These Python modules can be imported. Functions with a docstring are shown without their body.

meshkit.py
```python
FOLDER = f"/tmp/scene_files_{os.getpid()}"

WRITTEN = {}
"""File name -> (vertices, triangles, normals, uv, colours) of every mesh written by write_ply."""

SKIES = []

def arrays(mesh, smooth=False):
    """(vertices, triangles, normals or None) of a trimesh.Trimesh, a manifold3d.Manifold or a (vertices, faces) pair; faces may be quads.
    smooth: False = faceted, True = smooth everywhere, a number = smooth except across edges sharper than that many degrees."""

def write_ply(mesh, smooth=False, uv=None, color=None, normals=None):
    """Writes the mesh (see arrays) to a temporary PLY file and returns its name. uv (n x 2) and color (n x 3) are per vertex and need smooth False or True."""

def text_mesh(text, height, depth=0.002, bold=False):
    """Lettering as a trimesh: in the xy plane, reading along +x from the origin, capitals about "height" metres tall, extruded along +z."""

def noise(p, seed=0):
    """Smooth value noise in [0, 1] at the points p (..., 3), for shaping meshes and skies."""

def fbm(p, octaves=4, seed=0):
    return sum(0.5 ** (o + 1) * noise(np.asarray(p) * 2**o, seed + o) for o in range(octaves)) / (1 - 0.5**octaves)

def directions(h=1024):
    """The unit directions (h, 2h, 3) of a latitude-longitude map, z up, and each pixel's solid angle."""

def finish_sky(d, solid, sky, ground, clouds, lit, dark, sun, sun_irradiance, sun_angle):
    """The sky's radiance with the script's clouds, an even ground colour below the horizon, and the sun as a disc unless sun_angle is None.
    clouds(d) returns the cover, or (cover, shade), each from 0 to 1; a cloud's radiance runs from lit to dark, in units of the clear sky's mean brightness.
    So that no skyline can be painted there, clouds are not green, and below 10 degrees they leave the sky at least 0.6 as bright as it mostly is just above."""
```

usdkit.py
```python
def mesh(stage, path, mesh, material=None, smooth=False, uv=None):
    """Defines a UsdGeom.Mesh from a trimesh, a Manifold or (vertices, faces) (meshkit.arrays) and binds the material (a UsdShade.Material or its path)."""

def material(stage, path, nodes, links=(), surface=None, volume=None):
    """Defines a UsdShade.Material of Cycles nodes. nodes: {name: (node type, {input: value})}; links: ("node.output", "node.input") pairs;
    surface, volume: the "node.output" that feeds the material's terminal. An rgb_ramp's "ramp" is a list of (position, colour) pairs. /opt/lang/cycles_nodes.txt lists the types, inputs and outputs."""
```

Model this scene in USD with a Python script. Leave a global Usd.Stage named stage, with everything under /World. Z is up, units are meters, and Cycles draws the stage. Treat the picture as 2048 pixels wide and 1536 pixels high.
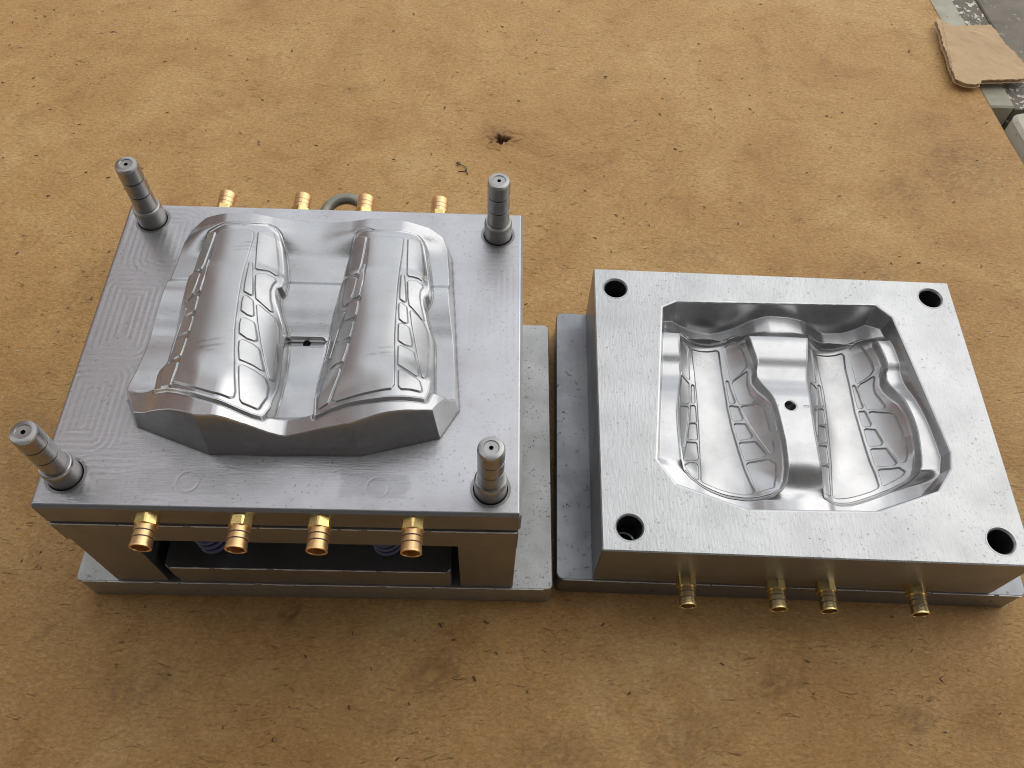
"""An opened two-part steel mould on a worn board, seen from above in daylight."""
import math, random
import numpy as np, trimesh, manifold3d as m3, shapely
import shapely.geometry as sg
from pxr import Usd, UsdGeom, UsdLux, UsdShade, Gf, Sdf, Vt
import usdkit, meshkit

stage = Usd.Stage.CreateInMemory()
UsdGeom.SetStageUpAxis(stage, UsdGeom.Tokens.z)
UsdGeom.SetStageMetersPerUnit(stage, 1.0)
UsdGeom.Xform.Define(stage, '/World')
rng = np.random.default_rng(7)

# ---------------------------------------------------------------- camera, sky, sun
cam = UsdGeom.Camera.Define(stage, '/World/camera')
RIGHT, UP, FWD = ((0.99952, 0.009821, 0.02938), (-0.023761, 0.851577, 0.52369), (0.019876, 0.524137, -0.851402))
EYE = (0.281825, -0.197809, 0.647432)
cam.AddTransformOp().Set(Gf.Matrix4d(*RIGHT, 0, *UP, 0, *(-a for a in FWD), 0, *EYE, 1))
cam.CreateHorizontalApertureAttr(36.0); cam.CreateVerticalApertureAttr(27.0)
cam.CreateFocalLengthAttr(1660.52 / 2048 * 36.0)
cam.CreateClippingRangeAttr(Gf.Vec2f(0.01, 200))
EXPOSURE = 0.25
cam.CreateExposureAttr(EXPOSURE)

SUN_EL, SUN_AZ = math.radians(46), math.radians(62)        # azimuth from +y towards +x
sky = usdkit.material(stage, '/World/Looks/overcast_sky', {
    'sky': ('sky_texture', {'sky_type': 'single_scattering', 'sun_disc': False, 'sun_elevation': SUN_EL, 'sun_rotation': SUN_AZ}),
    'tc': ('texture_coordinate', {}),
    'n': ('noise_texture', {'scale': 2.2, 'detail': 5.0, 'roughness': 0.55}),
    'r': ('rgb_ramp', {'ramp': [(0.3, (0.72, 0.72, 0.72)), (0.7, (0.97, 0.97, 0.97))]}),
    'm': ('mix', {'color2': (6.9, 7.05, 7.35)}),
    'b': ('background_shader', {'strength': 0.14})},
    [('tc.generated', 'n.vector'), ('n.fac', 'r.fac'), ('r.color', 'm.fac'), ('sky.color', 'm.color1'), ('m.color', 'b.color')], surface='b.background')
dome = UsdLux.DomeLight.Define(stage, '/World/sky')
UsdShade.MaterialBindingAPI.Apply(dome.GetPrim()).Bind(sky)
dome.GetPrim().SetCustomDataByKey('kind', 'structure')
sun = UsdLux.DistantLight.Define(stage, '/World/sun')
sun.CreateIntensityAttr(0.15); sun.CreateAngleAttr(60.0); sun.CreateNormalizeAttr(True); sun.CreateColorAttr(Gf.Vec3f(1.0, 0.95, 0.88))
sd = Gf.Vec3d(math.sin(SUN_AZ) * math.cos(SUN_EL), math.cos(SUN_AZ) * math.cos(SUN_EL), math.sin(SUN_EL))
sun.AddTransformOp().Set(Gf.Matrix4d().SetRotate(Gf.Rotation(Gf.Vec3d(0, 0, 1), sd)))

# ---------------------------------------------------------------- helpers
_names = {}
def path_for(parent, name):
    base = (parent.GetPath().pathString if parent is not None else '/World') + '/' + name
    k = _names.get(base, 0); _names[base] = k + 1
    return base if k == 0 else f'{base}_{k:03d}'
def tag(prim, label=None, category=None, group=None, kind=None):
    for k, v in (('label', label), ('category', category), ('group', group), ('kind', kind)):
        if v: prim.SetCustomDataByKey(k, v)
    return prim
def obj(name, mesh, mat, parent=None, smooth=False, normals=None, primvars=None):
    m = usdkit.mesh(stage, path_for(parent, name), mesh, mat, smooth=smooth)
    if normals is not None:
        m.CreateNormalsAttr(Vt.Vec3fArray.FromNumpy(np.asarray(normals, np.float32))); m.SetNormalsInterpolation('vertex')
    for k, v in (primvars or {}).items():
        UsdGeom.PrimvarsAPI(m).CreatePrimvar(k, Sdf.ValueTypeNames.FloatArray, 'vertex').Set(Vt.FloatArray.FromNumpy(np.asarray(v, np.float32)))
    return m.GetPrim()
def thing(name, label, category, loc=(0, 0, 0), rotz=0.0, group=None):
    x = UsdGeom.Xform.Define(stage, path_for(None, name))
    x.AddTranslateOp().Set(Gf.Vec3d(*loc)); x.AddRotateZOp().Set(math.degrees(rotz))
    return tag(x.GetPrim(), label, category, group)
def cbox(x0, x1, y0, y1, z0, z1, c=0.0006):
    """a box with chamfered edges"""
    p = [(x, y, z) for x in (x0, x1) for y in (y0, y1) for z in (z0, z1)]
    out = []
    for x, y, z in p:
        sx, sy, sz = (1 if x == x0 else -1), (1 if y == y0 else -1), (1 if z == z0 else -1)
        out += [(x, y + sy * c, z + sz * c), (x + sx * c, y, z + sz * c), (x + sx * c, y + sy * c, z)]
    return trimesh.convex.convex_hull(np.array(out))
def rbox(x0, x1, y0, y1, z0, z1, r=0.006, c=0.0008):
    """a plate with rounded upright corners and chamfered top and bottom edges"""
    a = np.linspace(0, np.pi / 2, 7)
    def ring(ins, z):
        rr = r - ins; q = []
        for k, (cx, cy) in enumerate([(x1 - r, y1 - r), (x0 + r, y1 - r), (x0 + r, y0 + r), (x1 - r, y0 + r)]):
            q += [(cx + rr * math.cos(t + k * np.pi / 2), cy + rr * math.sin(t + k * np.pi / 2), z) for t in a]
        return q
    return trimesh.convex.convex_hull(np.array(ring(c, z0) + ring(0, z0 + c) + ring(0, z1 - c) + ring(c, z1)))
def to_m3(t):
    return m3.Manifold(m3.Mesh(np.asarray(t.vertices, np.float32), np.asarray(t.faces, np.uint32)))
def lathe(profile, n=48):
    """(radius, height) pairs turned about z"""
    pr = np.asarray(profile, float); a = np.arange(n) * 2 * np.pi / n
    v = np.stack([pr[:, None, 0] * np.cos(a), pr[:, None, 0] * np.sin(a), np.broadcast_to(pr[:, None, 1], (len(pr), n))], -1).reshape(-1, 3)
    f = []
    for i in range(len(pr) - 1):
        for j in range(n):
            k = (j + 1) % n
            f.append((i * n + j, i * n + k, (i + 1) * n + k, (i + 1) * n + j))
    f = np.array(f)
    return trimesh.Trimesh(v, np.vstack([f[:, [0, 1, 2]], f[:, [0, 2, 3]]]), process=False)
def moved(t, loc=(0, 0, 0), rot=None):
    t = t.copy()
    if rot is not None: t.apply_transform(trimesh.transformations.rotation_matrix(*rot))
    t.apply_translation(loc); return t
def tube(pts, r, n=12):
    p = np.asarray(pts, float); r = np.broadcast_to(r, (len(p),))
    t = np.gradient(p, axis=0); t /= np.linalg.norm(t, axis=1, keepdims=True)
    a = np.cross(t, np.where(np.abs(t[:, 2:]) < .9, [0, 0, 1.0], [1.0, 0, 0])); a /= np.linalg.norm(a, axis=1, keepdims=True)
    b = np.cross(t, a); g = np.arange(n) * 2 * np.pi / n
    v = (p[:, None] + r[:, None, None] * (np.cos(g)[None, :, None] * a[:, None] + np.sin(g)[None, :, None] * b[:, None])).reshape(-1, 3)
    f = [(i * n + j, i * n + (j + 1) % n, (i + 1) * n + (j + 1) % n, (i + 1) * n + j) for i in range(len(p) - 1) for j in range(n)]
    f = np.array(f); tri = np.vstack([f[:, [0, 1, 2]], f[:, [0, 2, 3]]])
    v = np.vstack([v, p[0], p[-1]]); k = len(v)
    caps = [(k - 2, (j + 1) % n, j) for j in range(n)] + [(k - 1, (len(p) - 1) * n + j, (len(p) - 1) * n + (j + 1) % n) for j in range(n)]
    return trimesh.Trimesh(v, np.vstack([tri, caps]), process=False)

# ---------------------------------------------------------------- materials
def metal(name, color, rough, brush=(500, 60, 500), bump=0.25, spots=0.35, spot_color=(0.05, 0.042, 0.035), tint=None, wear_shade=False, rvar=0.34, spot_scale=420.0, metallic=1.0):
    c = np.array(color); t2 = np.array(tint if tint is not None else c * 0.8)
    nodes = {
        'tc': ('texture_coordinate', {}),
        'mp': ('mapping', {'scale': brush}),
        'n1': ('noise_texture', {'scale': 1.0, 'detail': 3.0, 'roughness': 0.6}),
        'n2': ('noise_texture', {'scale': 22.0, 'detail': 4.0, 'roughness': 0.6}),
        'n3': ('noise_texture', {'scale': spot_scale, 'detail': 3.0, 'roughness': 0.7}),
        'n4': ('noise_texture', {'scale': 60.0, 'detail': 3.0}),
        'c1': ('rgb_ramp', {'ramp': [(0.3, tuple(c)), (0.72, tuple(t2))]}),
        'r3': ('rgb_ramp', {'ramp': [(0.0, (0, 0, 0)), (0.60, (0, 0, 0)), (0.66, (1, 1, 1))]}),
        'r4': ('rgb_ramp', {'ramp': [(0.38, (0.08, 0.08, 0.08)), (0.62, (1, 1, 1))]}),
        'sm': ('math', {'math_type': 'multiply'}),
        'ss': ('math', {'math_type': 'multiply', 'value2': spots}),
        'mx': ('mix', {'color2': spot_color}),
        'br': ('math', {'math_type': 'multiply_add', 'value2': rvar, 'value3': rough - rvar / 2}),
        'bu': ('bump', {'strength': bump, 'distance': 0.0002}),
        'p': ('principled_bsdf', {'metallic': metallic}),
    }
    links = [('tc.object', 'mp.vector'), ('mp.vector', 'n1.vector'), ('tc.object', 'n2.vector'), ('tc.object', 'n3.vector'), ('tc.object', 'n4.vector'),
             ('n2.fac', 'c1.fac'), ('n3.fac', 'r3.fac'), ('n4.fac', 'r4.fac'), ('r3.color', 'sm.value1'), ('r4.color', 'sm.value2'), ('sm.value', 'ss.value1'),
             ('ss.value', 'mx.fac'), ('c1.color', 'mx.color1'), ('n2.fac', 'br.value1'), ('br.value', 'p.roughness'), ('n1.fac', 'bu.height'), ('bu.normal', 'p.normal')]
    if wear_shade:
        nodes['at'] = ('attribute', {'attribute': 'wear_shade'}); nodes['wm'] = ('mix', {'color2': tuple(c * 0.33)})  # primvar mixes surface wear with shade painted into slot and holes
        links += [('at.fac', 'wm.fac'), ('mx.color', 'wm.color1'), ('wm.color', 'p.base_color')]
    else:
        links.append(('mx.color', 'p.base_color'))
    return usdkit.material(stage, '/World/Looks/' + name, nodes, links, surface='p.BSDF')
M = {}
M['milled'] = metal('milled_steel', (0.52, 0.515, 0.52), 0.35, brush=(90, 900, 90), bump=0.5, spots=0.5, tint=(0.43, 0.42, 0.42), wear_shade=True)
M['ground'] = metal('ground_steel', (0.50, 0.505, 0.495), 0.43, brush=(520, 110, 300), bump=1.3, rvar=0.12, spots=0.5, tint=(0.42, 0.425, 0.415), spot_scale=380.0)
M['polish'] = metal('machined_steel', (0.53, 0.53, 0.525), 0.29, brush=(130, 900, 130), bump=0.2, spots=0.22, wear_shade=True)
M['panel'] = metal('sandblasted_steel', (0.52, 0.52, 0.51), 0.35, brush=(900, 900, 900), bump=0.2, spots=0.15, wear_shade=True)
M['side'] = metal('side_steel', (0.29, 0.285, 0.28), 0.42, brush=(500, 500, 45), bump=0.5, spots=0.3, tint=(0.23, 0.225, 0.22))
M['plate'] = metal('tarnished_steel', (0.40, 0.40, 0.38), 0.46, brush=(300, 300, 300), bump=0.5, spots=0.9, tint=(0.30, 0.30, 0.285), spot_scale=520.0)
M['plate2'] = metal('shaded_plate_steel', (0.27, 0.275, 0.28), 0.44, brush=(200, 40, 200), bump=0.5, spots=0.9, tint=(0.19, 0.195, 0.20), spot_scale=170.0)  # same steel as the other clamp plate, block's shade put into the colour
M['dark'] = metal('dark_steel', (0.16, 0.155, 0.15), 0.45, brush=(300, 300, 300), bump=0.3, spots=0.4)
M['pin'] = metal('pin_steel', (0.40, 0.39, 0.37), 0.33, brush=(60, 60, 1500), bump=0.12, spots=0.12)
M['groove'] = metal('oily_groove', (0.10, 0.095, 0.09), 0.4, spots=0.2)
M['brass'] = metal('brass', (0.82, 0.55, 0.28), 0.33, brush=(300, 1200, 300), bump=0.15, spots=0.25, tint=(0.80, 0.50, 0.23))
M['brass2'] = metal('fitting_brass', (0.88, 0.68, 0.34), 0.27, brush=(300, 1200, 300), bump=0.2, spots=0.3, tint=(0.78, 0.57, 0.25))
M['edge'] = metal('worn_edge_glint_steel', (0.82, 0.81, 0.78), 0.62, spots=0.5, spot_scale=900.0, metallic=0.35)  # pale tone stands in for sky glint on the burrs
M['hexbrass'] = metal('yellow_brass', (0.82, 0.62, 0.26), 0.26, brush=(300, 900, 300), bump=0.25, spots=0.25, tint=(0.74, 0.54, 0.20))
M['spring'] = metal('blue_spring_steel', (0.10, 0.11, 0.19), 0.35, spots=0.2, metallic=0.4)
M['eye'] = metal('cast_eye_steel', (0.36, 0.355, 0.30), 0.42, brush=(300, 300, 300), bump=0.7, spots=0.7, tint=(0.26, 0.25, 0.2))
M['void'] = usdkit.material(stage, '/World/Looks/bore_black', {'p': ('principled_bsdf', {'base_color': (0.02, 0.02, 0.022), 'roughness': 0.4, 'metallic': 0.6})}, surface='p.BSDF')

M['wood'] = usdkit.material(stage, '/World/Looks/worn_board', {
    'tc': ('texture_coordinate', {}),
    'big': ('noise_texture', {'scale': 7.0, 'detail': 9.0, 'roughness': 0.72, 'distortion': 0.5}),
    'bigr': ('rgb_ramp', {'ramp': [(0.28, (0.35, 0.180, 0.057)), (0.42, (0.45, 0.250, 0.083)), (0.55, (0.50, 0.292, 0.104)), (0.72, (0.58, 0.372, 0.152))]}),
    'red': ('noise_texture', {'scale': 24.0, 'detail': 7.0, 'roughness': 0.72, 'distortion': 0.8}),
    'redr': ('rgb_ramp', {'ramp': [(0.52, (0, 0, 0)), (0.74, (0.6, 0.6, 0.6))]}),
    'redm': ('mix', {'color2': (0.33, 0.155, 0.045)}),
    'fmap': ('mapping', {'scale': (260.0, 430.0, 260.0), 'rotation': (0, 0, 0.25)}),
    'fine': ('noise_texture', {'scale': 1.0, 'detail': 4.0, 'roughness': 0.7, 'distortion': 0.6}),
    'finer': ('rgb_ramp', {'ramp': [(0.25, (0.64, 0.64, 0.64)), (0.75, (1.3, 1.3, 1.3))]}),
    'finem': ('mix', {'mix_type': 'multiply', 'fac': 1.0}),
    'dwarp': ('noise_texture', {'scale': 16.0, 'detail': 2.0}),
    'dadd': ('mix', {'mix_type': 'add', 'fac': 0.035}),
    'dmap': ('mapping', {'scale': (78.0, 330.0, 78.0), 'rotation': (0, 0, -0.22)}),
    'dash': ('noise_texture', {'scale': 1.0, 'detail': 5.0, 'roughness': 0.75, 'distortion': 0.9}),
    'dashr': ('rgb_ramp', {'ramp': [(0.0, (.85, .85, .85)), (0.32, (.75, .75, .75)), (0.39, (0, 0, 0))]}),
    'dmask': ('noise_texture', {'scale': 11.0, 'detail': 4.0, 'roughness': 0.6}),
    'dmaskr': ('rgb_ramp', {'ramp': [(0.38, (0.12, 0.12, 0.12)), (0.62, (1, 1, 1))]}),
    'dmul': ('math', {'math_type': 'multiply'}),
    'd2map': ('mapping', {'scale': (36.0, 120.0, 36.0), 'rotation': (0, 0, 0.42)}),
    'd2': ('noise_texture', {'scale': 1.0, 'detail': 6.0, 'roughness': 0.78, 'distortion': 1.6}),
    'd2r': ('rgb_ramp', {'ramp': [(0.0, (1, 1, 1)), (0.295, (1, 1, 1)), (0.35, (0, 0, 0))]}),
    'd2mask': ('noise_texture', {'scale': 7.0, 'detail': 3.0, 'roughness': 0.6, 'w': 3.0, 'dimensions': '4D'}),
    'd2maskr': ('rgb_ramp', {'ramp': [(0.46, (0, 0, 0)), (0.62, (0.9, 0.9, 0.9))]}),
    'd2mul': ('math', {'math_type': 'multiply'}),
    'dmax': ('math', {'math_type': 'maximum'}),
    'dk': ('mix', {'color2': (0.10, 0.050, 0.018)}),
    'vor': ('noise_texture', {'scale': 260.0, 'detail': 2.0, 'roughness': 0.5}),
    'vorr': ('rgb_ramp', {'ramp': [(0.0, (0, 0, 0)), (0.755, (0, 0, 0)), (0.80, (1, 1, 1))]}),
    'spk': ('mix', {'color2': (0.70, 0.60, 0.45)}),
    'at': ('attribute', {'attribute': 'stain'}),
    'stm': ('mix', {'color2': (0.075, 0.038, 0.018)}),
    'hsub': ('math', {'math_type': 'multiply_add', 'value2': -0.9}),
    'b1': ('bump', {'strength': 0.8, 'distance': 0.0012}),
    'p': ('principled_bsdf', {'roughness': 0.62, 'specular_ior_level': 0.35})},
    [('tc.object', 'big.vector'), ('big.fac', 'bigr.fac'), ('tc.object', 'red.vector'), ('red.fac', 'redr.fac'), ('redr.color', 'redm.fac'), ('bigr.color', 'redm.color1'),
     ('tc.object', 'fmap.vector'), ('fmap.vector', 'fine.vector'), ('fine.fac', 'finer.fac'), ('redm.color', 'finem.color1'), ('finer.color', 'finem.color2'),
     ('tc.object', 'dwarp.vector'), ('tc.object', 'dadd.color1'), ('dwarp.color', 'dadd.color2'), ('dadd.color', 'dmap.vector'), ('dmap.vector', 'dash.vector'), ('dash.fac', 'dashr.fac'),
     ('tc.object', 'dmask.vector'), ('dmask.fac', 'dmaskr.fac'), ('dashr.color', 'dmul.value1'), ('dmaskr.color', 'dmul.value2'), ('dadd.color', 'd2map.vector'), ('d2map.vector', 'd2.vector'), ('d2.fac', 'd2r.fac'), ('tc.object', 'd2mask.vector'), ('d2mask.fac', 'd2maskr.fac'), ('d2r.color', 'd2mul.value1'), ('d2maskr.color', 'd2mul.value2'), ('dmul.value', 'dmax.value1'), ('d2mul.value', 'dmax.value2'), ('dmax.value', 'dk.fac'), ('finem.color', 'dk.color1'),
     ('tc.object', 'vor.vector'), ('vor.fac', 'vorr.fac'), ('vorr.color', 'spk.fac'), ('dk.color', 'spk.color1'),
     ('at.fac', 'stm.fac'), ('spk.color', 'stm.color1'), ('stm.color', 'p.base_color'),
     ('dmax.value', 'hsub.value1'), ('fine.fac', 'hsub.value3'), ('hsub.value', 'b1.height'), ('b1.normal', 'p.normal')], surface='p.BSDF')
def rough_mat(name, a, b, scale, rough=0.7, bump=0.4, dots=None, thr=0.62, dscale=300.0, detail=6.0):
    nodes = {'tc': ('texture_coordinate', {}), 'n': ('noise_texture', {'scale': scale, 'detail': detail, 'roughness': 0.65}), 'r': ('rgb_ramp', {'ramp': [(0.32, a), (0.68, b)]}),
             'd': ('noise_texture', {'scale': dscale, 'detail': 4.0, 'roughness': 0.7}), 'dr': ('rgb_ramp', {'ramp': [(0, (0, 0, 0)), (thr, (0, 0, 0)), (thr + .06, (1, 1, 1))]}),
             'm': ('mix', {'color2': dots or a}), 'bu': ('bump', {'strength': bump, 'distance': 0.0006}), 'p': ('principled_bsdf', {'roughness': rough})}
    return usdkit.material(stage, '/World/Looks/' + name, nodes, [('tc.object', 'n.vector'), ('n.fac', 'r.fac'), ('tc.object', 'd.vector'), ('d.fac', 'dr.fac'), ('dr.color', 'm.fac'),
        ('r.color', 'm.color1'), ('m.color', 'p.base_color'), ('d.fac', 'bu.height'), ('bu.normal', 'p.normal')], surface='p.BSDF')
M['card'] = rough_mat('cardboard', (0.47, 0.315, 0.165), (0.54, 0.375, 0.205), 22.0, 0.8, 0.2)
M['cardedge'] = rough_mat('cardboard_torn', (0.20, 0.12, 0.055), (0.42, 0.30, 0.18), 150.0, 0.9, 0.8)
M['railpaint'] = rough_mat('pale_painted_rail', (0.28, 0.255, 0.175), (0.40, 0.375, 0.28), 40.0, 0.55, 0.3, dots=(0.20, 0.15, 0.09), thr=0.63, dscale=120.0)
M['flaked'] = rough_mat('flaked_paint', (0.10, 0.08, 0.055), (0.16, 0.135, 0.095), 60.0, 0.65, 0.8, dots=(0.62, 0.58, 0.45), thr=0.54, dscale=130.0)
M['pitted'] = rough_mat('pitted_white_paint', (0.42, 0.39, 0.29), (0.52, 0.49, 0.38), 30.0, 0.6, 0.6, dots=(0.14, 0.11, 0.07), thr=0.64, dscale=230.0)
M['greysheet'] = rough_mat('dusty_grey_steel', (0.11, 0.09, 0.06), (0.19, 0.16, 0.11), 28.0, 0.6, 0.5, dots=(0.28, 0.25, 0.18), thr=0.60, dscale=110.0)
M['rust'] = rough_mat('dark_floor', (0.035, 0.027, 0.022), (0.075, 0.055, 0.042), 30.0, 0.9, 0.6)
M['wire'] = metal('rusty_wire', (0.10, 0.06, 0.04), 0.5, spots=0.3, metallic=0.5)
M['shaving'] = metal('bright_shaving', (0.80, 0.78, 0.72), 0.25, spots=0.0)

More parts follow.
